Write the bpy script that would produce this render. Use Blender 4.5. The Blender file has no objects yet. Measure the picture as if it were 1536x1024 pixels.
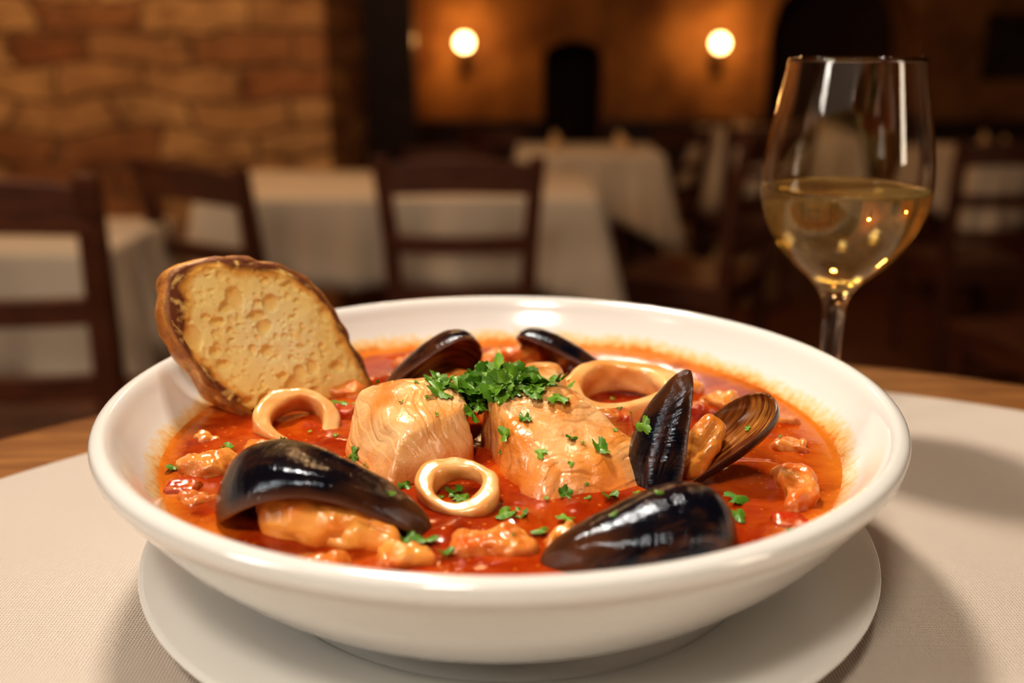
import bpy, bmesh, math, random
from mathutils import Vector, Matrix, noise
from mathutils.bvhtree import BVHTree
random.seed(7)
scene = bpy.context.scene
COL = scene.collection
try:
    scene.view_settings.view_transform = 'Standard'
    scene.view_settings.look = 'Medium High Contrast'
except Exception: pass
pi = math.pi

# ------------------------------------------------------------------ materials
def mat(name):
    m = bpy.data.materials.new(name); m.use_nodes = True
    nt = m.node_tree
    return m, nt, nt.nodes['Principled BSDF']
def N(nt, t, **kw):
    n = nt.nodes.new(t)
    for k, v in kw.items():
        if k in n.inputs: n.inputs[k].default_value = v
        else: setattr(n, k, v)
    return n
def L(nt, a, b): nt.links.new(a, b)
def ramp(nt, fac, stops):
    r = nt.nodes.new('ShaderNodeValToRGB')
    cr = r.color_ramp
    while len(cr.elements) < len(stops): cr.elements.new(0.5)
    for e, (p, c) in zip(cr.elements, stops):
        e.position = p; e.color = (*c, 1)
    L(nt, fac, r.inputs[0]); return r.outputs[0]
def coords(nt, scale=(1,1,1)):
    tc = nt.nodes.new('ShaderNodeTexCoord')
    mp = nt.nodes.new('ShaderNodeMapping'); mp.inputs['Scale'].default_value = scale
    L(nt, tc.outputs['Object'], mp.inputs[0]); return mp.outputs[0]
def noise_tex(nt, vec, scale, detail=4, rough=0.55, dist=0.0):
    n = N(nt, 'ShaderNodeTexNoise', Scale=scale, Detail=detail, Roughness=rough, Distortion=dist)
    L(nt, vec, n.inputs['Vector']); return n.outputs['Fac']
def bump(nt, b, h, strength=0.3, dist=0.001):
    bn = N(nt, 'ShaderNodeBump', Strength=strength, Distance=dist)
    L(nt, h, bn.inputs['Height']); L(nt, bn.outputs[0], b.inputs['Normal'])
def math_n(nt, op, a, b=None, c=None):
    n = nt.nodes.new('ShaderNodeMath'); n.operation = op
    for i, v in enumerate((a, b, c)):
        if v is None: continue
        if isinstance(v, (int, float)): n.inputs[i].default_value = v
        else: L(nt, v, n.inputs[i])
    return n.outputs[0]
def mixc(nt, fac, a, b, mode='MIX'):
    n = nt.nodes.new('ShaderNodeMix'); n.data_type = 'RGBA'; n.blend_type = mode
    for sock, v in ((n.inputs[0], fac), (n.inputs[6], a), (n.inputs[7], b)):
        if isinstance(v, (int, float)): sock.default_value = v
        elif isinstance(v, tuple): sock.default_value = (*v, 1)
        else: L(nt, v, sock)
    return n.outputs[2]

def m_wood(name, dark, light, scale=(2, 12, 2), rough=0.4, coat=0.2):
    m, nt, b = mat(name)
    v = coords(nt, scale)
    f = noise_tex(nt, v, 4, 6, 0.6, 0.6)
    L(nt, ramp(nt, f, [(0.3, dark), (0.7, light)]), b.inputs['Base Color'])
    b.inputs['Roughness'].default_value = rough
    b.inputs['Coat Weight'].default_value = coat
    bump(nt, b, f, 0.2, 0.002); return m
M_CHAIR = m_wood('dark_walnut', (0.045, 0.012, 0.004), (0.12, 0.034, 0.010), (3, 3, 14), 0.5, 0.0)
M_OAK = m_wood('oak_table_wood', (0.13, 0.050, 0.016), (0.34, 0.155, 0.05), (3, 30, 3), 0.42)
M_WAINS = m_wood('wainscot_wood', (0.02, 0.008, 0.003), (0.05, 0.018, 0.007), (3, 3, 12), 0.5)

def m_cloth(name, col, weave=True):
    m, nt, b = mat(name)
    tc = nt.nodes.new('ShaderNodeTexCoord')
    f = noise_tex(nt, tc.outputs['Object'], 8, 3)
    L(nt, mixc(nt, f, tuple(c * 0.9 for c in col), col), b.inputs['Base Color'])
    b.inputs['Roughness'].default_value = 0.85
    b.inputs['Sheen Weight'].default_value = 0.1
    if weave:
        w1 = N(nt, 'ShaderNodeTexWave', Scale=300.0, Distortion=0.6, Detail=1.0); w1.bands_direction = 'X'
        w2 = N(nt, 'ShaderNodeTexWave', Scale=300.0, Distortion=0.6, Detail=1.0); w2.bands_direction = 'Y'
        L(nt, tc.outputs['Object'], w1.inputs[0]); L(nt, tc.outputs['Object'], w2.inputs[0])
        h = math_n(nt, 'MULTIPLY', w1.outputs['Fac'], w2.outputs['Fac'])
        bump(nt, b, h, 0.8, 0.0006)
    return m
M_CLOTH = m_cloth('cream_linen', (0.66, 0.58, 0.51))
M_CLOTH2 = m_cloth('white_tablecloth_fabric', (0.56, 0.46, 0.35), False)

def m_porcelain(name, stain):
    m, nt, b = mat(name)
    white = (0.80, 0.80, 0.78)
    b.inputs['Roughness'].default_value = 0.14
    b.inputs['Coat Weight'].default_value = 0.5
    b.inputs['Coat Roughness'].default_value = 0.05
    if stain:
        tc = nt.nodes.new('ShaderNodeTexCoord')
        sx = nt.nodes.new('ShaderNodeSeparateXYZ'); L(nt, tc.outputs['Object'], sx.inputs[0])
        n1 = noise_tex(nt, tc.outputs['Object'], 22, 3, 0.5)
        n2 = noise_tex(nt, tc.outputs['Object'], 330, 3, 0.6)
        zz = math_n(nt, 'SUBTRACT', sx.outputs['Z'], 0.0455)
        zz = math_n(nt, 'DIVIDE', zz, 0.0065)
        t = math_n(nt, 'ADD', zz, math_n(nt, 'MULTIPLY', math_n(nt, 'SUBTRACT', n1, 0.5), 1.3))
        t = math_n(nt, 'ADD', t, math_n(nt, 'MULTIPLY', math_n(nt, 'SUBTRACT', n2, 0.5), 0.9))
        c = ramp(nt, t, [(0.0, (0.70, 0.22, 0.035)), (0.22, (0.80, 0.48, 0.18)), (0.55, (0.82, 0.67, 0.44)), (0.85, white)])
        L(nt, c, b.inputs['Base Color'])
    else:
        b.inputs['Base Color'].default_value = (*white, 1)
    return m
M_PORC = m_porcelain('white_porcelain', False)
M_PORCIN = m_porcelain('porcelain_with_broth_stain', True)

# soup
M_SOUP, nt, b = mat('tomato_broth')
tc = nt.nodes.new('ShaderNodeTexCoord')
sx = nt.nodes.new('ShaderNodeSeparateXYZ'); L(nt, tc.outputs['Object'], sx.inputs[0])
rr = math_n(nt, 'SQRT', math_n(nt, 'ADD', math_n(nt, 'MULTIPLY', sx.outputs['X'], sx.outputs['X']), math_n(nt, 'MULTIPLY', sx.outputs['Y'], sx.outputs['Y'])))
n1 = noise_tex(nt, tc.outputs['Object'], 30, 7, 0.68, 0.8)
base = ramp(nt, n1, [(0.32, (0.20, 0.012, 0.002)), (0.5, (0.38, 0.042, 0.004)), (0.68, (0.56, 0.115, 0.009))])
edge = math_n(nt, 'ADD', math_n(nt, 'DIVIDE', math_n(nt, 'SUBTRACT', rr, 0.107), 0.010), math_n(nt, 'MULTIPLY', math_n(nt, 'SUBTRACT', n1, 0.5), 2.4))
edge = math_n(nt, 'MINIMUM', math_n(nt, 'MAXIMUM', edge, 0.0), 1.0)
c = mixc(nt, edge, base, (0.66, 0.20, 0.020))
vo = N(nt, 'ShaderNodeTexVoronoi', Scale=260.0); L(nt, tc.outputs['Object'], vo.inputs['Vector'])
dots = math_n(nt, 'LESS_THAN', vo.outputs['Distance'], 0.15)
c = mixc(nt, math_n(nt, 'MULTIPLY', dots, 0.4), c, (0.80, 0.28, 0.03))
L(nt, c, b.inputs['Base Color'])
b.inputs['Roughness'].default_value = 0.13
b.inputs['Specular IOR Level'].default_value = 0.42
n3 = noise_tex(nt, tc.outputs['Object'], 150, 4, 0.55)
bump(nt, b, n3, 0.22, 0.0010)

def m_vcol(name, rough=0.35, sss=0.0, coat=0.3, bscale=200, bstr=0.3, bdist=0.0008, wave=None, stain=None, streak=None):
    m, nt, b = mat(name)
    at = nt.nodes.new('ShaderNodeAttribute'); at.attribute_name = 'Col'
    tc = nt.nodes.new('ShaderNodeTexCoord')
    c = at.outputs['Color']
    if stain:
        s = noise_tex(nt, tc.outputs['Object'], stain[0], 5, 0.65, 0.8)
        k = ramp(nt, s, [(stain[2] if len(stain) > 2 else 0.42, (0, 0, 0)), (0.72, (1, 1, 1))])
        c = mixc(nt, k, c, stain[1])
    if streak:
        s = noise_tex(nt, coords(nt, streak[0]), 1.0, 4, 0.6, 0.3)
        k = ramp(nt, s, [(0.42, (0, 0, 0)), (0.62, (1, 1, 1))])
        c = mixc(nt, k, c, streak[1])
    L(nt, c, b.inputs['Base Color'])
    b.inputs['Roughness'].default_value = rough
    b.inputs['Coat Weight'].default_value = coat
    b.inputs['Coat Roughness'].default_value = 0.12
    if sss:
        b.inputs['Subsurface Weight'].default_value = sss
        b.inputs['Subsurface Radius'].default_value = (1, .5, .25); b.inputs['Subsurface Scale'].default_value = 0.002
    h = noise_tex(nt, tc.outputs['Object'], bscale, 5, 0.6)
    if wave:
        w = N(nt, 'ShaderNodeTexWave', Scale=wave, Distortion=3.0, Detail=4.0); w.inputs['Detail Scale'].default_value = 2.5
        w.wave_profile = 'SAW'
        mp = nt.nodes.new('ShaderNodeMapping'); mp.inputs['Rotation'].default_value = (0.4, 0.5, 0.9)
        L(nt, tc.outputs['Object'], mp.inputs[0]); L(nt, mp.outputs[0], w.inputs[0])
        h = math_n(nt, 'ADD', math_n(nt, 'MULTIPLY', h, 0.9), math_n(nt, 'MULTIPLY', w.outputs['Fac'], 0.40))
    bump(nt, b, h, bstr, bdist)
    return m
M_FISHP = m_vcol('poached_white_fish', 0.28, 0.1, 0.45, 300, 0.55, 0.0010, 70, (75, (0.80, 0.36, 0.09), 0.46))
M_FISH = m_vcol('poached_fish_in_sauce', 0.24, 0.08, 0.55, 300, 0.6, 0.0011, 60, (75, (0.70, 0.23, 0.03), 0.40))
M_SQUID = m_vcol('squid_flesh', 0.24, 0.2, 0.5, 160, 0.35, 0.0007, None, (50, (0.80, 0.32, 0.07)))
M_MEAT = m_vcol('mussel_meat', 0.2, 0.1, 0.55, 200, 0.6, 0.0014, None, (90, (0.80, 0.36, 0.08)))
M_CRUMB = m_vcol('toasted_crumb', 0.9, 0.0, 0.0, 420, 0.45, 0.0006, None, (130, (0.90, 0.62, 0.20), .52))
M_CRUST = m_vcol('bread_crust', 0.5, 0.0, 0.1, 300, 0.9, 0.0014, None, (110, (0.26, 0.075, 0.016)))
M_SHELLIN = m_vcol('mussel_shell_inside', 0.25, 0.0, 0.5, 120, 0.25, 0.0006, None, None, ((50, 600, 60), (0.13, 0.034, 0.010)))
M_LEAF = m_vcol('parsley_leaf', 0.42, 0.0, 0.15, 500, 0.5, 0.0006)

M_SHELL, nt, b = mat('mussel_shell_outside')
at = nt.nodes.new('ShaderNodeAttribute'); at.attribute_name = 'Col'
tc = nt.nodes.new('ShaderNodeTexCoord')
ag = nt.nodes.new('ShaderNodeAttribute'); ag.attribute_name = 'gu'
nz = noise_tex(nt, tc.outputs['Object'], 80, 4, 0.6)
g = math_n(nt, 'ADD', math_n(nt, 'MULTIPLY', ag.outputs['Fac'], 34.0), math_n(nt, 'MULTIPLY', nz, 1.8))
n1d = N(nt, 'ShaderNodeTexNoise', Scale=1.0, Detail=4.0, Roughness=0.7); n1d.noise_dimensions = '1D'; L(nt, g, n1d.inputs['W'])
stk = noise_tex(nt, coords(nt, (30, 500, 200)), 1.0, 5, 0.7, 0.5)
blot = noise_tex(nt, tc.outputs['Object'], 55, 3, 0.6)
kk = math_n(nt, 'MULTIPLY', ramp(nt, blot, [(0.50, (0, 0, 0)), (0.70, (1, 1, 1))]), ramp(nt, stk, [(0.42, (0, 0, 0)), (0.6, (1, 1, 1))]))
c = mixc(nt, kk, at.outputs['Color'], (0.10, 0.034, 0.012))
L(nt, c, b.inputs['Base Color'])
L(nt, ramp(nt, stk, [(0.35, (.07, .07, .07)), (0.65, (.16, .16, .16))]), b.inputs['Roughness'])
b.inputs['Specular IOR Level'].default_value = 0.5
b.inputs['Specular Tint'].default_value = (.70, .83, 1, 1)
h = math_n(nt, 'ADD', n1d.outputs['Fac'], math_n(nt, 'MULTIPLY', noise_tex(nt, tc.outputs['Object'], 420, 3, .6), .7))
bump(nt, b, h, 0.35, 0.0006)

M_GLASS, nt, b = mat('clear_glass')
b.inputs['Base Color'].default_value = (1, 1, 1, 1); b.inputs['Roughness'].default_value = 0.0
b.inputs['Transmission Weight'].default_value = 1; b.inputs['IOR'].default_value = 1.45
M_WINE, nt, b = mat('white_wine')
b.inputs['Base Color'].default_value = (1.0, 0.76, 0.30, 1); b.inputs['Roughness'].default_value = 0.0
b.inputs['Transmission Weight'].default_value = 0.84; b.inputs['IOR'].default_value = 1.30

def m_stone(name, c1, c2, mortar, bw=0.40, bh=0.13):
    m, nt, b = mat(name)
    tc = nt.nodes.new('ShaderNodeTexCoord')
    sp = nt.nodes.new('ShaderNodeSeparateXYZ'); L(nt, tc.outputs['Object'], sp.inputs[0])
    cb = nt.nodes.new('ShaderNodeCombineXYZ')
    L(nt, math_n(nt, 'ADD', sp.outputs['X'], sp.outputs['Y']), cb.inputs[0]); L(nt, sp.outputs['Z'], cb.inputs[1])
    nd = N(nt, 'ShaderNodeTexNoise', Scale=2.6, Detail=3.0); L(nt, tc.outputs['Object'], nd.inputs['Vector'])
    va = nt.nodes.new('ShaderNodeVectorMath'); va.operation = 'MULTIPLY_ADD'
    L(nt, nd.outputs['Color'], va.inputs[0]); va.inputs[1].default_value = (0.4, 0.16, 0); L(nt, cb.outputs[0], va.inputs[2])
    br = nt.nodes.new('ShaderNodeTexBrick')
    br.inputs['Scale'].default_value = 1.0
    br.inputs['Brick Width'].default_value = bw; br.inputs['Row Height'].default_value = bh
    br.inputs['Mortar Size'].default_value = 0.013; br.inputs['Mortar Smooth'].default_value = 0.7
    br.inputs['Color1'].default_value = (*c1, 1); br.inputs['Color2'].default_value = (*c2, 1); br.inputs['Mortar'].default_value = (*mortar, 1)
    L(nt, va.outputs[0], br.inputs['Vector'])
    n2 = noise_tex(nt, tc.outputs['Object'], 4, 6, 0.7)
    c = mixc(nt, 0.85, br.outputs['Color'], ramp(nt, n2, [(0.3, (0.30, 0.24, 0.20)), (0.5, (.7, .65, .6)), (0.7, (1, 1, 1))]), 'MULTIPLY')
    L(nt, c, b.inputs['Base Color']); b.inputs['Roughness'].default_value = 0.9
    h = math_n(nt, 'ADD', math_n(nt, 'MULTIPLY', br.outputs['Fac'], -0.6), n2)
    bump(nt, b, h, 1.0, 0.05)
    return m
M_STONE = m_stone('rough_stone_masonry', (0.66, 0.41, 0.18), (0.32, 0.13, 0.045), (0.30, 0.16, 0.07))
def m_plaster(name, c1, c2, sc=1.8):
    m, nt, b = mat(name)
    tc = nt.nodes.new('ShaderNodeTexCoord')
    f = noise_tex(nt, tc.outputs['Object'], sc, 7, 0.65)
    L(nt, ramp(nt, f, [(0.35, c1), (0.65, c2)]), b.inputs['Base Color'])
    b.inputs['Roughness'].default_value = 0.9
    bump(nt, b, noise_tex(nt, tc.outputs['Object'], 9, 6), 0.5, 0.02); return m
M_PLASTER = m_plaster('ochre_plaster', (0.13, 0.050, 0.013), (0.32, 0.15, 0.043), 2.6)
M_DARK = m_plaster('alcove_painted_shade', (0.03, 0.012, 0.005), (0.06, 0.024, 0.01))  # shade inside the arched openings painted into the base colour
M_FLOOR = m_wood('terracotta_wood_floor', (0.07, 0.021, 0.008), (0.17, 0.058, 0.020), (1.2, 8, 1), 0.45)
M_BRASS, nt, b = mat('aged_brass'); b.inputs['Base Color'].default_value = (0.12, 0.06, 0.02, 1); b.inputs['Metallic'].default_value = 0.8; b.inputs['Roughness'].default_value = 0.4
M_BULB, nt, b = mat('lit_globe')
b.inputs['Base Color'].default_value = (1, .8, .5, 1)
b.inputs['Emission Color'].default_value = (1, .60, .24, 1); b.inputs['Emission Strength'].default_value = 14
M_PIC, nt, b = mat('dark_painting'); 
L(nt, ramp(nt, noise_tex(nt, coords(nt), 4, 3), [(0.3, (0.01, 0.006, 0.004)), (0.7, (0.05, 0.025, 0.012))]), b.inputs['Base Color'])
M_NAP = m_cloth('napkin_fabric', (0.55, 0.36, 0.18), False)

# ------------------------------------------------------------------ mesh helpers
def make_obj(name, bm, mats, loc=(0, 0, 0), smooth=True, parent=None, merge=None):
    if merge: bmesh.ops.remove_doubles(bm, verts=bm.verts, dist=merge)
    bmesh.ops.recalc_face_normals(bm, faces=bm.faces)
    me = bpy.data.meshes.new(name); bm.to_mesh(me); bm.free()
    for m in (mats if isinstance(mats, (list, tuple)) else [mats]): me.materials.append(m)
    if smooth:
        for p in me.polygons: p.use_smooth = True
    o = bpy.data.objects.new(name, me); COL.objects.link(o); o.location = loc
    if parent: o.parent = parent
    return o
def empty(name, loc=(0, 0, 0), rot=0):
    e = bpy.data.objects.new(name, None); COL.objects.link(e); e.location = loc; e.rotation_euler = (0, 0, rot)
    e.empty_display_size = 0.1; return e
def box(bm, x0, x1, y0, y1, z0, z1, mi=0):
    v = [bm.verts.new((x, y, z)) for x in (x0, x1) for y in (y0, y1) for z in (z0, z1)]
    for f in ((0, 1, 3, 2), (4, 6, 7, 5), (0, 4, 5, 1), (2, 3, 7, 6), (0, 2, 6, 4), (1, 5, 7, 3)):
        bm.faces.new([v[i] for i in f]).material_index = mi
def loft(bm, secs, mi=0):
    rings = []
    for c, a, b2 in secs:
        c, a, b2 = Vector(c), Vector(a), Vector(b2)
        rings.append([bm.verts.new(c + a * i + b2 * j) for i, j in ((-1, -1), (1, -1), (1, 1), (-1, 1))])
    for r0, r1 in zip(rings, rings[1:]):
        for k in range(4):
            bm.faces.new((r0[k], r0[(k + 1) % 4], r1[(k + 1) % 4], r1[k])).material_index = mi
    bm.faces.new(rings[0][::-1]); bm.faces.new(rings[-1])
def crom(pts, n=6):
    out = []
    P = [Vector(p) for p in pts]
    for i in range(len(P) - 1):
        p0 = P[max(i - 1, 0)]; p1 = P[i]; p2 = P[i + 1]; p3 = P[min(i + 2, len(P) - 1)]
        for k in range(n):
            t = k / n
            out.append(0.5 * ((2 * p1) + (-p0 + p2) * t + (2 * p0 - 5 * p1 + 4 * p2 - p3) * t * t + (-p0 + 3 * p1 - 3 * p2 + p3) * t ** 3))
    out.append(P[-1]); return out
def revolve(bm, prof, seg=96, mi=lambda i: 0):
    rings = []
    for r, z in prof:
        if r < 1e-5: rings.append([bm.verts.new((0, 0, z))])
        else: rings.append([bm.verts.new((r * math.cos(2 * pi * k / seg), r * math.sin(2 * pi * k / seg), z)) for k in range(seg)])
    for i, (a, b2) in enumerate(zip(rings, rings[1:])):
        for k in range(seg):
            k2 = (k + 1) % seg
            if len(a) == 1 and len(b2) == 1: continue
            if len(a) == 1: f = bm.faces.new((a[0], b2[k], b2[k2]))
            elif len(b2) == 1: f = bm.faces.new((a[k], a[k2], b2[0]))
            else: f = bm.faces.new((a[k], a[k2], b2[k2], b2[k]))
            f.material_index = mi(i)
def bevel_mod(o, w, seg=3):
    m = o.modifiers.new('bevel', 'BEVEL'); m.width = w; m.segments = seg; m.limit_method = 'ANGLE'
def set_col(o, fn, attr='Col'):
    a = o.data.color_attributes.new(attr, 'FLOAT_COLOR', 'POINT')
    for i, v in enumerate(o.data.vertices): a.data[i].color = (*fn(v.co, i), 1)
def lerp3(a, b2, t):
    t = max(0, min(1, t)); return tuple(a[i] + (b2[i] - a[i]) * t for i in range(3))
def nz3(p, s, seed=0): return noise.noise(Vector(p) * s + Vector((seed * 7.3, seed * 3.1, seed * 5.7)))

# ------------------------------------------------------------------ geometry constants
ZT = 0.7515            # cloth surface
CAMZ = ZT + 0.181
BC = Vector((-0.0038, 0.3373, ZT))     # bowl centre on table
SH = 0.0455            # broth level in bowl
FL = -0.27             # lower dining-room floor

# ------------------------------------------------------------------ room
def room_box(name, x0, x1, y0, y1, z0, z1, m):
    bm = bmesh.new(); box(bm, x0, x1, y0, y1, z0, z1); return make_obj(name, bm, m, smooth=False)
XL, XR, YF, YB, ZC = -3.2, 4.6, -2.5, 8.0, 2.9
room_box('floor', XL, XR, YF, YB + .8, FL - 0.1, FL, M_FLOOR)
room_box('floor_raised', XL, XR, YF, 1.05, FL, 0.0, M_FLOOR)
room_box('ceiling', XL, XR, YF, YB + .8, ZC, ZC + 0.1, M_PLASTER)
room_box('wall_left', XL - 0.15, XL, YF, YB + .8, FL - .1, ZC + .1, M_STONE)
room_box('wall_right', XR, XR + 0.15, YF, YB + .8, FL - .1, ZC + .1, M_PLASTER)
room_box('wall_front', XL - .15, XR + .15, YF - 0.15, YF, FL - .1, ZC + .1, M_PLASTER)
room_box('wall_inner', XL, -0.76, 4.3, YB, FL, ZC, M_STONE)
def arch_wall(name, x0, x1, y, arches, depth, ztop, m):
    bm = bmesh.new()
    xs = set([x0, x1])
    for a0, a1, zs, zt in arches:
        for k in range(25): xs.add(a0 + (a1 - a0) * k / 24)
    xs = sorted(xs)
    def az(x, a):
        a0, a1, zs, zt = a; c = (a0 + a1) / 2; h = (a1 - a0) / 2
        return zs + (zt - zs) * math.sqrt(max(0, 1 - ((x - c) / h) ** 2))
    for xa, xb in zip(xs, xs[1:]):
        xm = (xa + xb) / 2; A = None
        for a in arches:
            if a[0] < xm < a[1]: A = a
        za, zb = (FL, FL) if A is None else (az(xa, A), az(xb, A))
        v = [bm.verts.new(p) for p in ((xa, y, za), (xb, y, zb), (xb, y, ztop), (xa, y, ztop))]
        bm.faces.new(v)
        if A:
            w = [bm.verts.new(p) for p in ((xa, y, za), (xb, y, zb), (xb, y + depth, zb), (xa, y + depth, za))]
            bm.faces.new(w)
    for a0, a1, zs, zt in arches:
        for x in (a0, a1):
            bm.faces.new([bm.verts.new(p) for p in ((x, y, FL), (x, y + depth, FL), (x, y + depth, zs), (x, y, zs))])
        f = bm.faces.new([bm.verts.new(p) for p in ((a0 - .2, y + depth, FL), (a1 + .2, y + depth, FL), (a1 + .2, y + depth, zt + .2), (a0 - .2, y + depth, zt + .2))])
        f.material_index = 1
    return make_obj(name, bm, [m, M_DARK], smooth=False)
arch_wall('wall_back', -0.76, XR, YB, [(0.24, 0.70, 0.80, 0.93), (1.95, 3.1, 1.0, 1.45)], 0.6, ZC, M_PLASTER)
bm = bmesh.new(); box(bm, -0.76, -0.505, 5.4, 5.5, FL, ZC)
make_obj('opening_shade_slab_1', bm, M_WAINS, smooth=False)  # dark slab standing in for a shaded opening; also hides sconce glow
bm = bmesh.new()
for a, b2 in ((-0.76, 0.24), (0.70, 1.95), (3.1, XR)):
    box(bm, a, b2, YB - 0.05, YB, FL, 0.30); box(bm, a, b2, YB - 0.08, YB, 0.30, 0.34)
make_obj('baseboard_back', bm, M_WAINS, smooth=False)
bm = bmesh.new()
box(bm, 3.62, 4.25, YB - .02, YB - 0.001, 0.70, 1.08, 1)
for q in ((3.58, 3.64, .66, 1.12), (4.23, 4.29, .66, 1.12), (3.58, 4.29, .66, .72), (3.58, 4.29, 1.06, 1.12)):
    box(bm, q[0], q[1], YB - .05, YB - 0.001, q[2], q[3], 0)
make_obj('framed_painting', bm, [M_WAINS, M_PIC], smooth=False)

# ------------------------------------------------------------------ sconces
def sconce(x, z, pw):
    e = empty('wall_sconce', (x, YB, z))
    bm = bmesh.new(); box(bm, -.04, .04, -.02, 0, -.22, -.02)
    loft(bm, [((0, -.02, -.15), (.012, 0, 0), (0, 0, .012)), ((0, -.09, -.17), (.012, 0, 0), (0, 0, .012)), ((0, -.13, -.12), (.012, 0, 0), (0, .008, .012)), ((0, -.14, -.05), (.012, 0, 0), (0, .012, 0))])
    make_obj('bracket', bm, M_BRASS, parent=e, smooth=False)
    bm = bmesh.new(); revolve(bm, [(0, -.075), (.03, -.075), (.042, -.055), (.03, -.045), (0, -.045)], 24)
    o = make_obj('holder', bm, M_BRASS, parent=e); o.location = (0, -.14, 0)
    bm = bmesh.new(); bmesh.ops.create_uvsphere(bm, u_segments=32, v_segments=20, radius=0.055)
    o = make_obj('globe', bm, M_BULB, parent=e); o.location = (0, -.14, .01)
    ld = bpy.data.lights.new('sconce_light', 'POINT'); ld.energy = pw; ld.color = (1, .54, .18); ld.shadow_soft_size = .06
    lo = bpy.data.objects.new('sconce_light', ld); COL.objects.link(lo); lo.location = (0, -.26, 0.03); lo.parent = e
sconce(-0.355, 0.905, 9.0); sconce(1.55, 0.90, 9.0)

# ------------------------------------------------------------------ chairs
def chair_mesh():
    bm = bmesh.new()
    for s in (-1, 1):
        x = s
        loft(bm, [((x * .165, -.20, 0), (.018, 0, 0), (0, .018, 0)), ((x * .172, -.185, .25), (.020, 0, 0), (0, .02, 0)),
                  ((x * .175, -.18, .45), (.022, 0, 0), (0, .021, 0)), ((x * .185, -.20, .70), (.021, 0, 0), (0, .019, 0)),
                  ((x * .203, -.245, .93), (.020, 0, 0), (0, .014, 0))])
        loft(bm, [((x * .18, .18, 0), (.016, 0, 0), (0, .016, 0)), ((x * .185, .185, .41), (.02, 0, 0), (0, .02, 0))])
        loft(bm, [((x * .17, -.18, .2), (.009, 0, 0), (0, 0, .013)), ((x * .182, .18, .2), (.009, 0, 0), (0, 0, .013))])
        loft(bm, [((x * .175, -.18, .385), (.010, 0, 0), (0, 0, .03)), ((x * .185, .18, .385), (.010, 0, 0), (0, 0, .03))])
    for y, hw in ((.185, .18), (-.18, .175)):
        loft(bm, [((-hw, y, .385), (0, .010, 0), (0, 0, .03)), ((hw, y, .385), (0, .010, 0), (0, 0, .03))])
    loft(bm, [((-.18, .185, .26), (0, .009, 0), (0, 0, .014)), ((.18, .185, .26), (0, .009, 0), (0, 0, .014))])
    z0, z1 = .415, .44
    lo = [(-.19, -.20), (.19, -.20), (.215, .215), (-.215, .215)]
    va = [bm.verts.new((x, y, z0)) for x, y in lo]; vb = [bm.verts.new((x, y, z1)) for x, y in lo]
    bm.faces.new(va[::-1]); bm.faces.new(vb)
    for k in range(4): bm.faces.new((va[k], va[(k + 1) % 4], vb[(k + 1) % 4], vb[k]))
    def slat(zc, hh, hw, yb, crest=0):
        secs = []
        for k in range(13):
            t = -1 + 2 * k / 12
            secs.append(((t * hw, yb - 0.028 * (1 - t * t), zc + crest * (1 - t * t)), (0, .009, 0), (0, .0, hh * (1 + (.15 if crest else 0) * (1 - t * t)))))
        loft(bm, secs)
    slat(.868, .040, .20, -.234, .014)
    slat(.695, .024, .19, -.20)
    slat(.555, .024, .185, -.185)
    bmesh.ops.recalc_face_normals(bm, faces=bm.faces)
    me = bpy.data.meshes.new('dining_chair'); bm.to_mesh(me); bm.free(); me.materials.append(M_CHAIR); return me
CM = chair_mesh()
def chair(x, y, rot, s=1.0):
    o = bpy.data.objects.new('dining_chair', CM); COL.objects.link(o)
    o.location = (x, y, FL); o.rotation_euler = (0, 0, math.radians(rot)); o.scale = (s, s, s)
    bevel_mod(o, 0.004, 2)
chair(-0.135, 2.83, 0, 0.99)
chair(-0.68, 2.74, -34, 0.98)
chair(-0.935, 1.98, 0, 1.06)
chair(0.62, 3.42, 58, 1.0)
chair(1.50, 2.62, 14, 1.0)
chair(1.10, 4.78, 10, 0.90)
chair(1.75, 3.85, 5, .93)
chair(2.3, 3.85, -10, .93)
chair(-0.32, 4.45, 15, .84)
chair(0.0, 5.3, -30, .84)
chair(0.75, 5.3, 30, .84)

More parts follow.
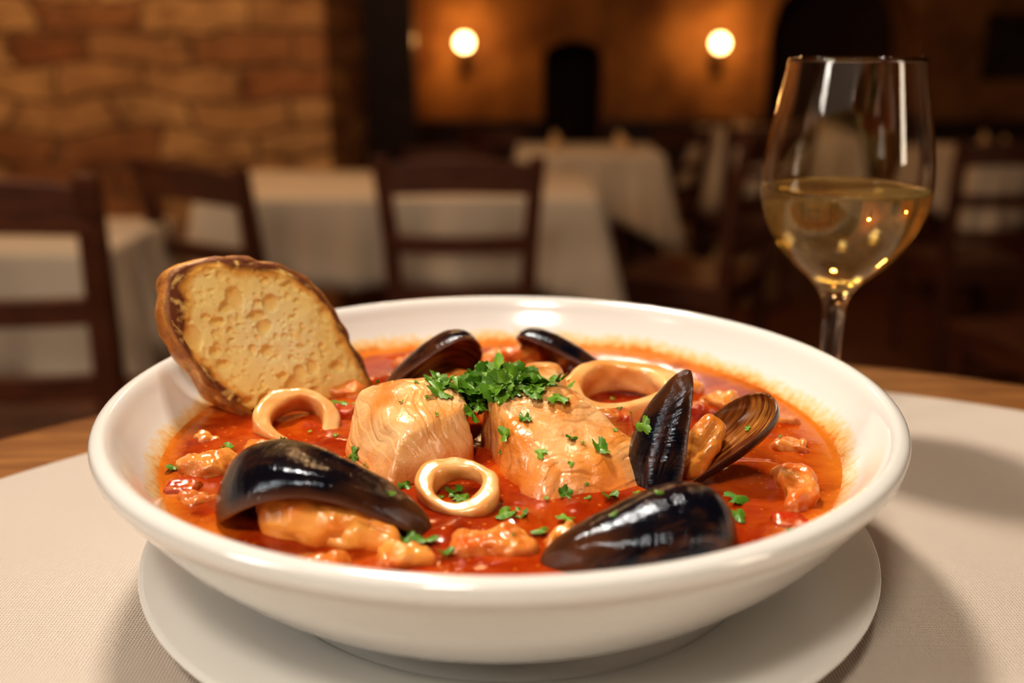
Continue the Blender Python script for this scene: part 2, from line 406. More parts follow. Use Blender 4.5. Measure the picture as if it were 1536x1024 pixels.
# ------------------------------------------------------------------ background tables with draped cloth
def dressed_table(x0, x1, y0, y1, drop=0.275, seed=0, nap=True):
    cx, cy = (x0 + x1) / 2, (y0 + y1) / 2; hx, hy = (x1 - x0) / 2, (y1 - y0) / 2
    e = empty('dining_table', (cx, cy, FL))
    bm = bmesh.new()
    box(bm, -hx + .01, hx - .01, -hy + .01, hy - .01, .705, .733)
    for sx in (-1, 1):
        for sy in (-1, 1):
            box(bm, sx * (hx - .08) - .03, sx * (hx - .08) + .03, sy * (hy - .08) - .03, sy * (hy - .08) + .03, 0, .705)
    make_obj('table_frame', bm, M_CHAIR, parent=e, smooth=False)
    bm = bmesh.new()
    n = 40
    def sidepts(ax, ay, bx, by):
        return [(ax + (bx - ax) * k / n, ay + (by - ay) * k / n) for k in range(n)]
    P = sidepts(-hx, -hy, hx, -hy) + sidepts(hx, -hy, hx, hy) + sidepts(hx, hy, -hx, hy) + sidepts(-hx, hy, -hx, -hy)
    rows = [0, .006, .02, .08, .16, .23, drop]
    rings = []
    for j, d in enumerate(rows):
        ring = []
        for i, (x, y) in enumerate(P):
            cxn = min(abs(abs(x) - hx) + abs(abs(y) - hy), 1)
            corner = math.exp(-(cxn / .12) ** 2)
            t = d / drop
            ox = (1 if x >= hx - 1e-6 else -1 if x <= -hx + 1e-6 else 0); oy = (1 if y >= hy - 1e-6 else -1 if y <= -hy + 1e-6 else 0)
            if corner > .02 and ox == 0: ox = math.copysign(corner * .9, x)
            if corner > .02 and oy == 0: oy = math.copysign(corner * .9, y)
            fold = .018 * math.sin(i * .55 + seed) + .012 * math.sin(i * 1.3 + seed * 2)
            out = (.004 if j else 0) + t * (.035 + fold + corner * .05)
            ring.append(bm.verts.new((x + ox * out, y + oy * out, .738 - d - t * corner * .12)))
        rings.append(ring)
    for a, b2 in zip(rings, rings[1:]):
        for k in range(len(P)):
            k2 = (k + 1) % len(P); bm.faces.new((a[k], a[k2], b2[k2], b2[k]))
    bm.faces.new(rings[0])
    o = make_obj('tablecloth', bm, M_CLOTH2, parent=e)
    sm = o.modifiers.new('sol', 'SOLIDIFY'); sm.thickness = .002
    if nap:
        for k, (fx, fy) in enumerate(((-.5, -.3), (.5, -.3), (-.45, .5), (.5, .5))):
            bm = bmesh.new(); r0 = .03
            revolve(bm, [(0, 0), (r0, 0), (r0 * 1.05, .008), (r0 * .75, .03), (r0 * .3, .06), (0, .07)], 12)
            for v in bm.verts: v.co.x += .006 * math.sin(v.co.z * 60); v.co.y *= .6
            o = make_obj('napkin_%d' % (k + 1), bm, M_NAP, parent=e); o.location = (fx * hx, fy * hy, .7385)
dressed_table(-0.97, 0.27, 3.10, 3.80, .275, 0, False)
dressed_table(-2.0, -0.93, 2.26, 2.75, .32, 1, False)
dressed_table(0.03, 0.64, 4.30, 4.85, .275, 2)
dressed_table(1.05, 1.75, 5.15, 5.85, .275, 3)
dressed_table(1.95, 2.70, 4.25, 4.85, .275, 4)

# ------------------------------------------------------------------ foreground table
TC = Vector((0.068, 0.166, 0))
e = empty('round_table', (TC.x, TC.y, 0))
bm = bmesh.new()
revolve(bm, [(0, .72), (.40, .72), (.422, .722), (.43, .729), (.432, .737), (.43, .744), (.424, .749), (.415, .75), (0, .75)], 128)
make_obj('table_top', bm, M_OAK, parent=e)
bm = bmesh.new()
revolve(bm, crom([(0, 0), (.24, 0), (.245, .02), (.2, .035), (.06, .06), (.04, .12), (.045, .35), (.035, .6), (.09, .68), (.2, .7), (.2, .72), (0, .72)], 4), 48)
make_obj('pedestal', bm, M_OAK, parent=e)
bm = bmesh.new()
prof = [(0, .7502), (.372, .7502), (.3733, .7508), (.372, .7515)] + [(.37 - .37 * k / 40, .7515) for k in range(41)]
revolve(bm, prof, 160)
make_obj('tablecloth', bm, M_CLOTH, (TC.x, TC.y, 0))

# plate
bm = bmesh.new()
pp = [(0, .0015), (.07, .0), (.078, .0), (.085, .0025), (.105, .007), (.1245, .0108), (.1272, .0118), (.1278, .0130), (.1268, .0138), (.124, .0136), (.105, .0102), (.088, .0068), (.08, .0055), (0, .0055)]
revolve(bm, crom(pp, 4), 128)
make_obj('saucer_plate', bm, M_PORC, BC + Vector((.003, -.002, 0.0001)))
# bowl
bp = [(0, .0085), (.068, .0085), (.070, .0062), (.0765, .0062), (.079, .0085), (.088, .0125), (.104, .0225), (.119, .0365), (.1295, .0500), (.1343, .0568), (.1355, .0602), (.1345, .0630), (.1315, .0640), (.1288, .0622),
      (.1256, .0570), (.1212, .0510), (.1156, .0455), (.106, .036), (.09, .025), (.06, .018), (0, .016)]
prof = crom(bp, 5)
bm = bmesh.new(); revolve(bm, prof, 160, mi=lambda i: 1 if i >= 13 * 5 else 0)
make_obj('soup_bowl', bm, [M_PORC, M_PORCIN], BC)

# ------------------------------------------------------------------ broth
bm = bmesh.new()
R = .1165; nr, ns = 120, 280
rings = [[bm.verts.new((0, 0, 0))]]
for i in range(1, nr + 1):
    r = R * i / nr
    rings.append([bm.verts.new((r * math.cos(2 * pi * k / ns), r * math.sin(2 * pi * k / ns), 0)) for k in range(ns)])
for i in range(nr):
    a, b2 = rings[i], rings[i + 1]
    for k in range(ns):
        k2 = (k + 1) % ns
        if i == 0: bm.faces.new((a[0], b2[k], b2[k2]))
        else: bm.faces.new((a[k], a[k2], b2[k2], b2[k]))
for v in bm.verts:
    r = v.co.xy.length
    w = max(0, 1 - max(0, (r - .1) / .0165))
    n_ = nz3(v.co, 30) * .0007 + nz3(v.co, 110, 2) * .0003 + max(0, nz3(v.co, 75, 5) - .28) * .0040
    v.co.z = n_ * w + (.0006 if r > R * .985 else 0)
make_obj('tomato_broth', bm, M_SOUP, BC + Vector((0, 0, SH)))

FOOD = []
SO = BC + Vector((0, 0, SH))
def reg(o): FOOD.append(o); return o

def rbox(name, corners, m, colf, rnd=.35, n=22, amp=.0012, fs=90, seed=0, flakes=None, loc=SO):
    C = [Vector(c) for c in corners]
    bm = bmesh.new(); 
    def tri(p):
        a, b2, c = (p.x + 1) / 2, (p.y + 1) / 2, (p.z + 1) / 2
        lo = C[0] * (1 - a) * (1 - b2) + C[1] * a * (1 - b2) + C[2] * a * b2 + C[3] * (1 - a) * b2
        hi = C[4] * (1 - a) * (1 - b2) + C[5] * a * (1 - b2) + C[6] * a * b2 + C[7] * (1 - a) * b2
        return lo * (1 - c) + hi * c
    for ax in range(3):
        for sgn in (-1, 1):
            g = []
            for i in range(n + 1):
                row = []
                for j in range(n + 1):
                    q = [0, 0, 0]; q[ax] = sgn; q[(ax + 1) % 3] = -1 + 2 * i / n; q[(ax + 2) % 3] = -1 + 2 * j / n
                    p = Vector(q)
                    pw = 2 + 6 * (1 - rnd)
                    L_ = (abs(p.x) ** pw + abs(p.y) ** pw + abs(p.z) ** pw) ** (1 / pw)
                    p = p / L_
                    row.append(bm.verts.new(tri(p)))
                g.append(row)
            for i in range(n):
                for j in range(n): bm.faces.new((g[i][j], g[i + 1][j], g[i + 1][j + 1], g[i][j + 1]))
    bmesh.ops.remove_doubles(bm, verts=bm.verts, dist=1e-6)
    bmesh.ops.recalc_face_normals(bm, faces=bm.faces); bm.normal_update()
    lay = bm.verts.layers.float.new('gr')
    for v in list(bm.verts):
        d = nz3(v.co, fs, seed) * amp + nz3(v.co, fs * 3, seed + 1) * amp * .35
        if flakes:
            ax, fq, fa = flakes
            s = v.co.dot(Vector(ax)) * fq + nz3(v.co, 60, seed + 3) * .8 + nz3(v.co, 160, seed + 4) * .3
            gr = (1 - abs((s % 1) * 2 - 1)) ** 8 * max(0, min(1, .30 + nz3(v.co, 90, seed + 9) * 2.2))
            d += -fa * gr + fa * .35 * ((s % 1) - .5); v[lay] = gr
        v.co = v.co + v.normal * d
    o = make_obj(name, bm, m, loc)
    grv = o.data.attributes.get('gr')
    if flakes: set_col(o, lambda co, i: lerp3(colf(co, i), (.66, .24, .05), grv.data[i].value * .4))
    else: set_col(o, colf)
    return o
PALE, MIDO, ORG = (0.90, 0.56, 0.27), (0.84, 0.38, 0.10), (0.70, 0.16, 0.018)
def fcol(seed, k=0.0):
    def f(co, i):
        t = .35 + nz3(co, 60, seed) * 1.1 + k
        c = lerp3(PALE, MIDO, t)
        c = lerp3(c, (.68, .25, .05), max(0, nz3(co, 85, seed + 20) - .14) * 2.0)
        return lerp3(c, ORG, max(0, .9 - co.z / .008 + nz3(co, 120, 5) * .5) * .9)
    return f
reg(rbox('fish_chunk', [(-.036, -.051, -.006), (-.007, -.026, -.006), (-.018, .006, -.006), (-.058, -.012, -.006),
                        (-.032, -.037, .0168), (-.009, -.018, .0198), (-.017, .006, .0222), (-.051, -.004, .0220)], M_FISHP, fcol(1, -.32), .10, 80, .0015, 55, 1, ((.9, .25, .45), 200, .0006)))
reg(rbox('fish_chunk', [(.008, -.061, -.006), (.064, -.046, -.006), (.050, -.008, -.006), (-.013, .004, -.006),
                        (.014, -.047, .0090), (.042, -.028, .0110), (.026, -.002, .0218), (-.007, -.008, .0233)], M_FISH, fcol(2, .10), .38, 86, .0024, 55, 2, ((.5, -.9, .3), 170, .0006)))
reg(rbox('fish_chunk', [(-.008, .012, -.006), (.026, .010, -.006), (.030, .042, -.006), (-.012, .040, -.006),
                        (-.006, .014, .018), (.022, .013, .018), (.022, .036, .017), (-.006, .036, .018)], M_FISH, fcol(3, .3), .3, 30, .0016, 80, 3))
pieces = [(-.097, -.026, .012, .009, .0065), (-.083, -.012, .006, .006, .003), (-.047, -.093, .010, .005, .0030), (-.025, -.090, .009, .0055, .0035), (-.001, -.083, .014, .008, .0048),
          (.093, -.046, .007, .015, .0055), (.085, .034, .009, .007, .005), (-.035, .085, .016, .009, .0065), (.004, .083, .018, .007, .007), (.03, .088, .01, .006, .005),
          (-.105, -.002, .006, .005, .002), (-.092, -.05, .007, .005, .0020), (.074, .052, .008, .005, .003), (.101, -.01, .007, .006, .003), (-.062, .045, .008, .006, .004),
          (.018, -.078, .007, .004, .003), (-.075, -.082, .007, .004, .0020)]
for k, (x, y, a, b2, h) in enumerate(pieces):
    an = random.uniform(-.6, .6); ca, sa = math.cos(an), math.sin(an)
    def R2(px, py): return (x + px * ca - py * sa, y + px * sa + py * ca)
    cs = [(*R2(sx * a, sy * b2), -.005) for sx, sy in ((-1, -1), (1, -1), (1, 1), (-1, 1))] + [(*R2(sx * a * random.uniform(.5, .95), sy * b2 * random.uniform(.5, .95)), h * random.uniform(.6, 1.15)) for sx, sy in ((-1, -1), (1, -1), (1, 1), (-1, 1))]
    kk = .35 + .3 * (k % 3)
    def cf(co, i, kk=kk, k=k, h=h):
        t = kk + nz3(co, 120, k) * 1.2
        return lerp3(lerp3((.84, .34, .07), (.70, .15, .02), t), (.42, .045, .005), max(0, .9 - co.z / (h * .8)))
    reg(rbox('seafood_piece', cs, M_MEAT, cf, .6, 24, .0030, 110, k + 10, ((.8, .5, .2), 170, .0008)))
for (x, y, a, h) in ((.040, .002, .008, .009), (.045, -.066, .006, .002), (-.06, .02, .006, .004), (.105, .015, .006, .002), (.07, .02, .006, .005), (-.10, -.045, .006, .002), (-.055, -.100, .006, .002), (.09, .005, .006, .003), (-.09, .04, .006, .003), (.085, -.068, .006, .002)):
    cs = [(x + sx * a, y + sy * a * .8, -.004) for sx, sy in ((-1, -1), (1, -1), (1, 1), (-1, 1))] + [(x + sx * a * .8, y + sy * a * .6, h) for sx, sy in ((-1, -1), (1, -1), (1, 1), (-1, 1))]
    reg(rbox('tomato_piece', cs, M_MEAT, lambda co, i: lerp3((.55, .05, .010), (.36, .02, .005), .5 + nz3(co, 150)), .4, 14, .0014, 140, 4))

# ------------------------------------------------------------------ squid rings
def squid(x, y, z, ro, ri, h, tiltx, tilty=0, seed=0):
    bm = bmesh.new(); nu, nv = 96, 32
    g = []
    for i in range(nu):
        a = 2 * pi * i / nu
        wob = 1 + .06 * math.sin(2 * a + seed) + .035 * math.sin(3 * a + seed * 2)
        row = []
        rm, rt = (ro + ri) / 2, (ro - ri) / 2
        for j in range(nv):
            t = 2 * pi * j / nv
            ct, st = math.cos(t), math.sin(t)
            sq = (abs(ct) ** 4.5 + abs(st) ** 4.5) ** (-1 / 4.5)
            r = (rm + rt * ct * sq * (1 + .25 * math.sin(a * 2 + seed))) * wob
            zz = h / 2 * st * sq * (1 + .1 * math.sin(2 * a + seed * 3))
            p = Vector((r * math.cos(a), r * math.sin(a), zz))
            p += p.normalized() * (nz3(p, 130, seed) * .0010 + nz3(p, 350, seed) * .0003)
            row.append(bm.verts.new(p))
        g.append(row)
    for i in range(nu):
        for j in range(nv):
            bm.faces.new((g[i][j], g[(i + 1) % nu][j], g[(i + 1) % nu][(j + 1) % nv], g[i][(j + 1) % nv]))
    o = make_obj('squid_ring', bm, M_SQUID, SO + Vector((x, y, z)))
    o.rotation_euler = (math.radians(tiltx), math.radians(tilty), 0)
    set_col(o, lambda co, i: lerp3((.90, .56, .25), (.84, .36, .09), .30 + nz3(co, 90, seed) * 1.1))
    bpy.context.view_layer.update()
    reg(o)
squid(.0455, .030, .0040, .0225, .0150, .013, 8, -2, 1)
squid(-.0745, .010, .0000, .0150, .0092, .011, 34, 14, 2)
squid(-.0126, -.0525, .0030, .0125, .0074, .0075, 20, -3, 3)

# ------------------------------------------------------------------ mussels
def valve_mesh(name, Ln, W, H, bend=.25, seed=0, arch=0.0, incol=((.66, .29, .06), (.36, .11, .022))):
    bm = bmesh.new(); nu, nv = 54, 38
    gl = bm.verts.layers.float.new('gu')
    def wf(u): return (max(u, 0) ** .55) * math.sqrt(max(0, 1 - u ** 3.6)) / .70
    def surf(u, v, k):
        w = W * wf(u)
        y = bend * W * math.sin(pi * min(1, u * 1.05)) + w * v * (1 - .05 * (1 - k))
        dome = H * (wf(u) ** .85) * max(0, (1 - abs(v) ** 2.3)) ** .62
        au = max(0, math.sin(pi * min(1, u * 1.18)))
        z = dome * k + arch * au * (max(0, v) ** 2.2)
        x = Ln * u
        if k < 1: x = Ln * (.5 + (u - .5) * .965)
        return Vector((x, y, z))
    grids = []
    for k in (1.0, .86):
        g = []
        for i in range(nu + 1):
            t = i / nu; u = .003 + .996 * (1 - math.cos(pi * t)) / 2
            row = []
            for j in range(nv + 1):
                v = -math.cos(pi * j / nv)
                p = surf(u, v, k)
                if k == 1.0: p.z += nz3((u * 14, 0, seed), 1, seed) * .0003 * (1 - abs(v)) + nz3(p, 110, seed) * .0003
                vt = bm.verts.new(p); vt[gl] = math.sqrt(u * u + (abs(v) * .35) ** 2); row.append(vt)
            g.append(row)
        grids.append(g)
    for gi, g in enumerate(grids):
        for i in range(nu):
            for j in range(nv):
                f = bm.faces.new((g[i][j], g[i + 1][j], g[i + 1][j + 1], g[i][j + 1]))
                f.material_index = gi
    a, b2 = grids
    for i in range(nu):
        for j in (0, nv): bm.faces.new((a[i][j], a[i + 1][j], b2[i + 1][j], b2[i][j])).material_index = 1
    for j in range(nv):
        for i in (0, nu): bm.faces.new((a[i][j], a[i][j + 1], b2[i][j + 1], b2[i][j])).material_index = 1
    nout = (nu + 1) * (nv + 1)
    o = make_obj(name, bm, [M_SHELL, M_SHELLIN])
    def cf(co, i):
        u = co.x / Ln
        if i < nout:
            c = lerp3((.002, .004, .010), (.007, .006, .009), nz3(co, 60, seed) + .2)
            j = i % (nv + 1); ed = min(j, nv - j)
            c = lerp3(c, (.18, .07, .035), max(0, 1 - ed / 4) * .8)
            return lerp3(c, (.13, .046, .013), max(0, .40 - u + nz3(co, 140, seed) * .25) * 1.9)
        j = (i - nout) % (nv + 1); ed = min(j, nv - j)
        c = lerp3(incol[0], incol[1], .3 + nz3(co, 80, seed) * 1.0 + abs(u - .5) * .4)
        return lerp3(c, (.012, .010, .018), max(0, 1 - ed / 6) if ed > 1 else .25)
    set_col(o, cf)
    return o
def frame(loc, X, Z):
    X = Vector(X).normalized(); Z = Vector(Z); Z = (Z - X * Z.dot(X)).normalized(); Y = Z.cross(X)
    M = Matrix((X, Y, Z)).transposed().to_4x4(); M.translation = Vector(loc); return M
def mussel(valves, meats):
    e = empty('mussel', SO)
    for k, (loc, X, Z, Ln, W, H, bend, seed, arch) in enumerate(valves):
        o = valve_mesh('shell_valve_%d' % (k + 1), Ln, W, H, bend, seed, arch)
        o.parent = e; o.matrix_local = frame(loc, X, Z); FOOD.append(o)
    for k, (loc, X, Z, a, b2, c) in enumerate(meats):
        bm = bmesh.new(); bmesh.ops.create_uvsphere(bm, u_segments=64, v_segments=40, radius=1)
        for v in bm.verts:
            p = v.co
            crease = .25 * math.exp(-((p.y + .1 * math.sin(p.x * 3)) / .16) ** 2) * max(0, p.z)
            q = Vector((p.x * a, p.y * b2 * (1 + .2 * p.x), (p.z - crease) * c))
            v.co = q + p * (nz3(q, 130, k + 3) * .0026 + nz3(q, 330, k) * .0006)
        o = make_obj('meat_%d' % (k + 1), bm, M_MEAT, parent=e)
        o.matrix_local = frame(loc, X, Z)
        set_col(o, lambda co, i: lerp3((.90, .42, .09), (.74, .20, .02), .35 + nz3(co, 110, 3) * 1.3)); FOOD.append(o)
mussel([((-.0195, -.0740, -.001), (-.93, .33, .02), (.02, .14, 1), .0680, .0205, .0215, .22, 1, .0125),
        ((-.0205, -.0740, -.004), (-.93, .31, -.06), (.0, -.1, -1), .062, .0195, .006, -.2, 2, 0)],
       [((-.051, -.0715, .0045), (-.95, .3, 0), (0, -.35, 1), .0200, .0110, .0105), ((-.039, -.0790, .0015), (-.95, .3, 0), (0, -.2, 1), .0125, .006, .0060)])
mussel([((.0115, -.0915, -.001), (.94, .34, .05), (0.0, -.28, .95), .058, .0180, .0155, -.2, 3, 0),
        ((.0115, -.0915, -.002), (.94, .34, .05), (0.0, .28, -.95), .056, .0170, .012, .2, 4, 0)], [])
mussel([((.0605, -.0290, .0345), (-.26, -.26, -.93), (-.80, -.50, .2), .046, .0120, .0090, -.25, 5, 0),
        ((.052, -.041, -.003), (.74, .18, .64), (.66, .22, -.72), .0465, .0118, .0085, -.2, 6, 0)],
       [((.065, -.030, .007), (.5, .3, .8), (-.3, -.9, .2), .012, .006, .006)])
mussel([((-.047, .040, .000), (.85, .30, .34), (-.30, .70, .62), .044, .0175, .014, .2, 7, .003)],
       [((-.022, .046, .002), (1, .2, 0), (0, 0, 1), .016, .008, .007)])
mussel([((.046, .058, .000), (-.85, .50, .24), (.25, .55, .8), .048, .012, .0095, -.2, 8, 0)], [])

# ------------------------------------------------------------------ bread
def bread():
    out = [(-35.5, 21.5), (-29.6, 30.6), (-15.7, 33.0), (.1, 30.2), (15.1, 23.4), (26.2, 11.2), (33.1, -6.8), (39.7, -24.4), (36.7, -34.5), (11.3, -36.5), (-6.7, -31.5), (-19.9, -22.3), (-29.2, -7.2), (-36.3, 8.6)]
    n = len(out); P = [Vector((a / 1000, b2 / 1000)) for a, b2 in out]
    per = []
    for i in range(n):
        p0, p1, p2, p3 = P[i - 1], P[i], P[(i + 1) % n], P[(i + 2) % n]
        for k in range(20):
            t = k / 20
            q = 0.5 * ((2 * p1) + (-p0 + p2) * t + (2 * p0 - 5 * p1 + 4 * p2 - p3) * t * t + (-p0 + 3 * p1 - 3 * p2 + p3) * t ** 3)
            per.append(q * (1 + .025 * nz3((q.x, q.y, 0), 110, 4)))
    m = len(per); T = .0175
    bm = bmesh.new(); data = []
    cen = Vector((0, -.002))
    rnd = random.Random(5)
    pores = []
    for _ in range(640):
        r = rnd.choice([.0005, .0006, .0007, .0009, .0012])
        if rnd.random() < .07: r = rnd.uniform(.0017, .0034)
        pores.append((Vector((rnd.uniform(-.036, .036), rnd.uniform(-.036, .034))), r * rnd.uniform(.8, 1.25), rnd.uniform(.6, 1.7)))
    def pit(p):
        d = 0
        wx = nz3((p.x, p.y, 0), 300, 31) * .0006; wy = nz3((p.x, p.y, 0), 300, 32) * .0006
        for c, r, asp in pores:
            dx = (p.x + wx - c.x); dy = (p.y + wy - c.y) * asp
            if abs(dx) > r * 1.3 or abs(dy) > r * 1.3: continue
            q = (dx * dx + dy * dy) / (r * r)
            if q < 1.2: d = max(d, min(r * .8, .0019) * math.sqrt(max(0, 1 - q / 1.2)))
        return d
    NR = 90
    def face(sign):
        rings = []
        c0 = bm.verts.new((cen.x, cen.y, 0)); data.append((0, 0)); rings.append([c0])
        for i in range(1, NR + 1):
            f = i / NR
            row = []
            for q in per:
                p = cen + (q - cen) * f * .965
                d = pit(p) if (sign > 0 and f < .95) else 0
                z = nz3((p.x, p.y, 0), 90, 3) * .0007 + nz3((p.x, p.y, 0), 350, 3) * .0002 - d
                z -= max(0, f - .93) / .07 * .0010
                row.append(bm.verts.new((p.x, p.y, z if sign > 0 else -T - z * .3))); data.append((f, d))
            rings.append(row)
        for i in range(NR):
            a, b2 = rings[i], rings[i + 1]
            for k in range(m):
                k2 = (k + 1) % m
                if i == 0: bm.faces.new((a[0], b2[k], b2[k2]))
                else: bm.faces.new((a[k], a[k2], b2[k2], b2[k]))
        return rings[-1]
    fr = face(1); bk = face(-1)
    prev = fr
    for j in range(1, 12):
        t = j / 12
        bul = math.sin(pi * t) ** .5 * .0016
        row = []
        for k, q in enumerate(per):
            dirv = (q - cen).normalized()
            p = cen + (q - cen) * .985 + dirv * (bul + nz3((q.x, q.y, t * .01), 160, 8) * .0016)
            row.append(bm.verts.new((p.x, p.y, -T * t))); data.append((1.5, t))
        for k in range(m):
            k2 = (k + 1) % m
            bm.faces.new((prev[k], prev[k2], row[k2], row[k])).material_index = 1
        prev = row
    for k in range(m):
        k2 = (k + 1) % m
        bm.faces.new((prev[k], prev[k2], bk[k2], bk[k])).material_index = 1
    o = make_obj('bread_slice', bm, [M_CRUMB, M_CRUST])
    def cf(co, i):
        f, d = data[i]
        if f > 1.2:
            c = lerp3((.84, .42, .10), (.50, .18, .035), .4 + nz3(co, 90, 2) * 1.5)
            return lerp3(c, (.12, .03, .008), 1 - d * 6)
        t = f + nz3(co, 55, 6) * .12 + nz3(co, 160, 7) * .05
        c = lerp3((.98, .84, .46), (.96, .74, .30), (t - .35) / .4 + nz3(co, 70, 15) * .7)
        c = lerp3(c, (.76, .38, .07), (t - .82) / .08)
        c = lerp3(c, (.15, .038, .010), (t - .905) / .05)
        if co.y < -.020: c = lerp3(c, (.82, .38, .06), (-.020 - co.y) / .010)
        if d > 0: c = lerp3(c, (.84, .56, .18), min(1, d / .0016) * .8)
        return c
    set_col(o, cf)
    n_ = Vector((.6 * .954, -.8 * .954, .3)); U = Vector((.8, .6, 0)); V = n_.cross(U)
    M = Matrix((U, V, n_)).transposed().to_4x4()
    M.translation = Vector((-.0925, .3725, ZT + SH + .0265))
    o.matrix_world = M
    return o
bread()

# ------------------------------------------------------------------ parsley
bpy.context.view_layer.update()
trees = []
for o in FOOD:
    mw = o.matrix_world
    vs = [mw @ v.co for v in o.data.vertices]
    trees.append(BVHTree.FromPolygons(vs, [tuple(p.vertices) for p in o.data.polygons]))
def drop(x, y):
    best = (SO.z + .0005, Vector((0, 0, 1)))
    for t in trees:
        h = t.ray_cast(Vector((SO.x + x, SO.y + y, SO.z + .08)), Vector((0, 0, -1)))
        if h[0] is not None and h[0].z > best[0]:
            nn = h[1] if h[1].z > 0 else -h[1]
            best = (h[0].z, nn)
    return best
bm = bmesh.new(); leafcol = []
rl = random.Random(11)
def leaf(pos, nrm, size):
    nrm = (nrm + Vector((rl.uniform(-.25, .25), rl.uniform(-.25, .25), 0))).normalized()
    a = rl.uniform(0, 2 * pi)
    X = Vector((math.cos(a), math.sin(a), 0)); X = (X - nrm * X.dot(nrm)).normalized(); Y = nrm.cross(X)
    nseg = 36; lobes = rl.choice([3, 3, 5]); curl = rl.uniform(-.6, .9); asp = rl.uniform(.55, 1.0)
    col = lerp3((.06, .18, .010), (.24, .44, .035), rl.random())
    c0 = bm.verts.new(pos + nrm * size * .10); leafcol.append(lerp3(col, (.28, .46, .07), .3))
    mid, outr = [], []
    for k in range(nseg):
        t = 2 * pi * k / nseg
        r = .62 + .38 * abs(math.cos(lobes * t / 2)) ** .6 + (.07 if k % 2 else -.05)
        if abs(t - pi) < .35: r *= .5
        for f, lst in ((.5, mid), (1, outr)):
            px, py = r * f * math.cos(t) * size * .5, r * f * math.sin(t) * size * .5 * asp
            h = curl * (px * px + py * py) / size + size * .07 * math.cos(lobes * t) * f
            lst.append(bm.verts.new(pos + X * px + Y * py + nrm * (h + size * .08))); leafcol.append(lerp3(col, (.06, .2, .012), .2 + .3 * rl.random()))
    for k in range(nseg):
        k2 = (k + 1) % nseg
        bm.faces.new((c0, mid[k], mid[k2])); bm.faces.new((mid[k], outr[k], outr[k2], mid[k2]))
for i in range(165):
    x = rl.gauss(-.001, .0095); y = rl.gauss(.000, .0072)
    if abs(x) > .025 or abs(y) > .018: continue
    z, nn = drop(x, y)
    z = max(z, SO.z + .014)
    d = math.hypot(x / .018, (y - .002) / .014)
    lift = max(0, 1 - d) * .012 * rl.random()
    tilt = Vector((rl.uniform(-.9, .9), rl.uniform(-1.8, -.1), .9)) if lift > .001 else nn
    leaf(Vector((SO.x + x, SO.y + y, z + .0006 + lift)), tilt.normalized(), rl.uniform(.008, .0135))
fl = [(-.094, -.013, 5), (-.026, -.081, 7), (-.020, -.082, 6), (-.0137, -.0885, 5), (.002, -.064, 6), (.006, -.065, 5), (.012, -.0748, 5), (.0726, -.053, 7), (.080, -.0425, 5), (.0705, -.0645, 7), (.066, -.062, 4),
      (.034, -.0535, 5), (.0195, -.067, 5), (-.063, .031, 8), (-.060, .026, 7), (-.049, -.022, 6), (-.030, -.044, 6), (-.020, -.004, 7), (-.016, -.006, 6), (-.024, -.002, 5), (.002, -.030, 6), (.008, -.025, 6), (-.004, -.040, 5),
      (.023, -.032, 5), (.032, -.036, 7), (.038, -.006, 6), (.046, -.035, 6), (.013, -.040, 4), (.020, -.015, 5), (-.013, -.052, 5), (-.011, -.055, 6), (-.014, -.049, 5), (-.108, -.03, 5), (-.09, .01, 4), (.02, -.05, 4), (.085, -.075, 5), (-.076, -.086, 4), (.04, -.1, 3), (-.04, -.098, 3), (.095, .02, 4), (-.03, .062, 5), (.064, .05, 4)]
for x, y, s in fl:
    z, nn = drop(x, y); leaf(Vector((SO.x + x, SO.y + y, z + .0004)), nn, s / 1000 * 1.25)
for i in range(70):
    a = rl.uniform(0, 2 * pi); r = .1 * math.sqrt(rl.random()); x, y = r * math.cos(a), r * math.sin(a)
    z, nn = drop(x, y); leaf(Vector((SO.x + x, SO.y + y, z + .0003)), nn, rl.uniform(.0014, .003))
o = make_obj('chopped_parsley', bm, M_LEAF)
set_col(o, lambda co, i: leafcol[i])

# ------------------------------------------------------------------ wine glass
GX, GY = 0.149, 0.4537
e = empty('wine_glass', (GX, GY, ZT))
K = .945
outer = [(0.0, .0002), (.030, .0002), (.037, .0003), (.0384, .0006), (.037, .0010), (.025, .0016), (.012, .0040), (.0062, .012), (.0048, .025), (.0046, .045), (.0053, .062), (.0078, .0700), (.0140, .0770), (.0235 * K, .0845), (.0325 * K, .0965), (.0375 * K, .1080), (.0391 * K, .1180), (.0385 * K, .1300), (.0362 * K, .1440), (.0330 * K, .1600), (.0303 * K, .1735)]
inner = [(.0297 * K, .1737), (.0323 * K, .1600), (.0354 * K, .1440), (.0377 * K, .1300), (.0383 * K, .1180), (.0367 * K, .1085), (.0316 * K, .0975), (.0226 * K, .0860), (.0130, .0788), (.0066, .0745), (0.0, .0732)]
bm = bmesh.new(); revolve(bm, crom(outer, 5) + [Vector((.0300 * K, .1739))] + crom(inner, 5), 96)
make_obj('glass', bm, M_GLASS, parent=e)
wi = [(0, .0730), (.0067, .0743), (.0132, .0786), (.0228 * K, .0858), (.0318 * K, .0973), (.0369 * K, .1083), (.0385 * K, .1170), (.0386 * K, .1178)]
bm = bmesh.new(); revolve(bm, crom(wi, 5) + [Vector((.0378 * K, .1172)), Vector((.036 * K, .1170)), Vector((0, .1170))], 96)
make_obj('wine', bm, M_WINE, parent=e)

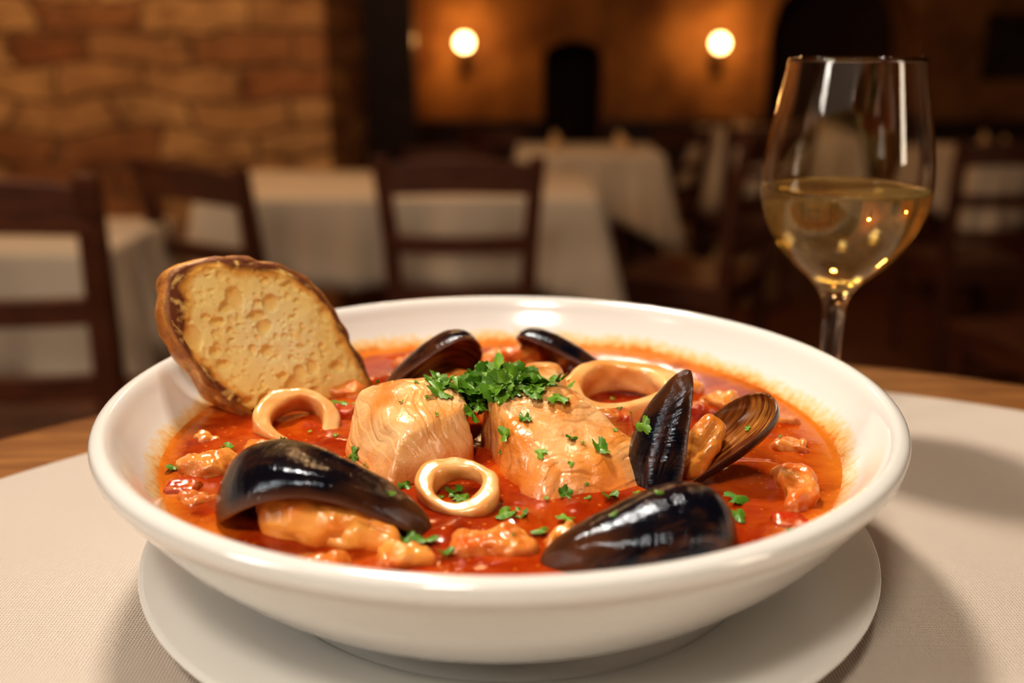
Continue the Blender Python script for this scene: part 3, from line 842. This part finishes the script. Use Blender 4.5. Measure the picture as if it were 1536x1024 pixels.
# ------------------------------------------------------------------ lights
def area(name, loc, target, sx, sy, pw, col):
    ld = bpy.data.lights.new(name, 'AREA'); ld.shape = 'RECTANGLE'; ld.size = sx; ld.size_y = sy; ld.energy = pw; ld.color = col
    o = bpy.data.objects.new(name, ld); COL.objects.link(o); o.location = loc
    o.rotation_euler = (Vector(target) - Vector(loc)).to_track_quat('-Z', 'Y').to_euler(); return o
def point(name, loc, pw, col, r=.1):
    ld = bpy.data.lights.new(name, 'POINT'); ld.energy = pw; ld.color = col; ld.shadow_soft_size = r
    o = bpy.data.objects.new(name, ld); COL.objects.link(o); o.location = loc
area('assumed_key_light_left', (-2.3, -.7, 2.2), (0, .35, .8), .5, 1.0, 27, (1, .91, .79))  # assumed key light from the left, no window built; strip highlight on glass
area('assumed_overhead_light', (-.35, -.75, 2.5), (0, .35, .8), .3, .3, 17, (1, .89, .75))  # assumed light from above, no fixture built; lights bowl and bread face
area('highlight_light', (-.35, 1.0, 2.3), (0, .35, .8), .22, .22, 23, (1, .87, .72))  # added light behind the bowl, no fixture, for highlights on the shells
area('fill_light_bread', (2.6, -1.0, 1.8), (0.0, .4, .8), .5, 1.4, 17, (1, .82, .62))  # added side light, no window there: warm fill on bread, glass highlight
area('fill_light_stone', (-1.9, 3.0, 2.6), (-1.9, 4.3, .7), .8, .3, 30, (1, .66, .36))  # added light without a fixture, brightens the stone wall
point('fill_light_tables', (-.25, 3.2, 2.15), 16, (1, .60, .28), .12)  # added source, no fixture: lights the back tables, gives warm glints on broth
point('fill_light_right', (1.6, 4.4, 2.3), 13, (1, .58, .26), .12)  # added to brighten the right-hand tables and floor; no fixture there
w = bpy.data.worlds.new('world'); scene.world = w; w.use_nodes = True
w.node_tree.nodes['Background'].inputs[0].default_value = (1, .7, .45, 1); w.node_tree.nodes['Background'].inputs[1].default_value = 0.04

# ------------------------------------------------------------------ camera
cd = bpy.data.cameras.new('camera'); cam = bpy.data.objects.new('camera', cd); COL.objects.link(cam)
cam.location = (0, 0, CAMZ); cam.rotation_euler = (math.radians(90 - 16.56), 0, 0)
cd.sensor_width = 36; cd.lens = 1520 / 1536 * 36
cd.clip_start = 0.01
cd.dof.use_dof = True; cd.dof.focus_distance = 0.335; cd.dof.aperture_fstop = 5.6
scene.camera = cam
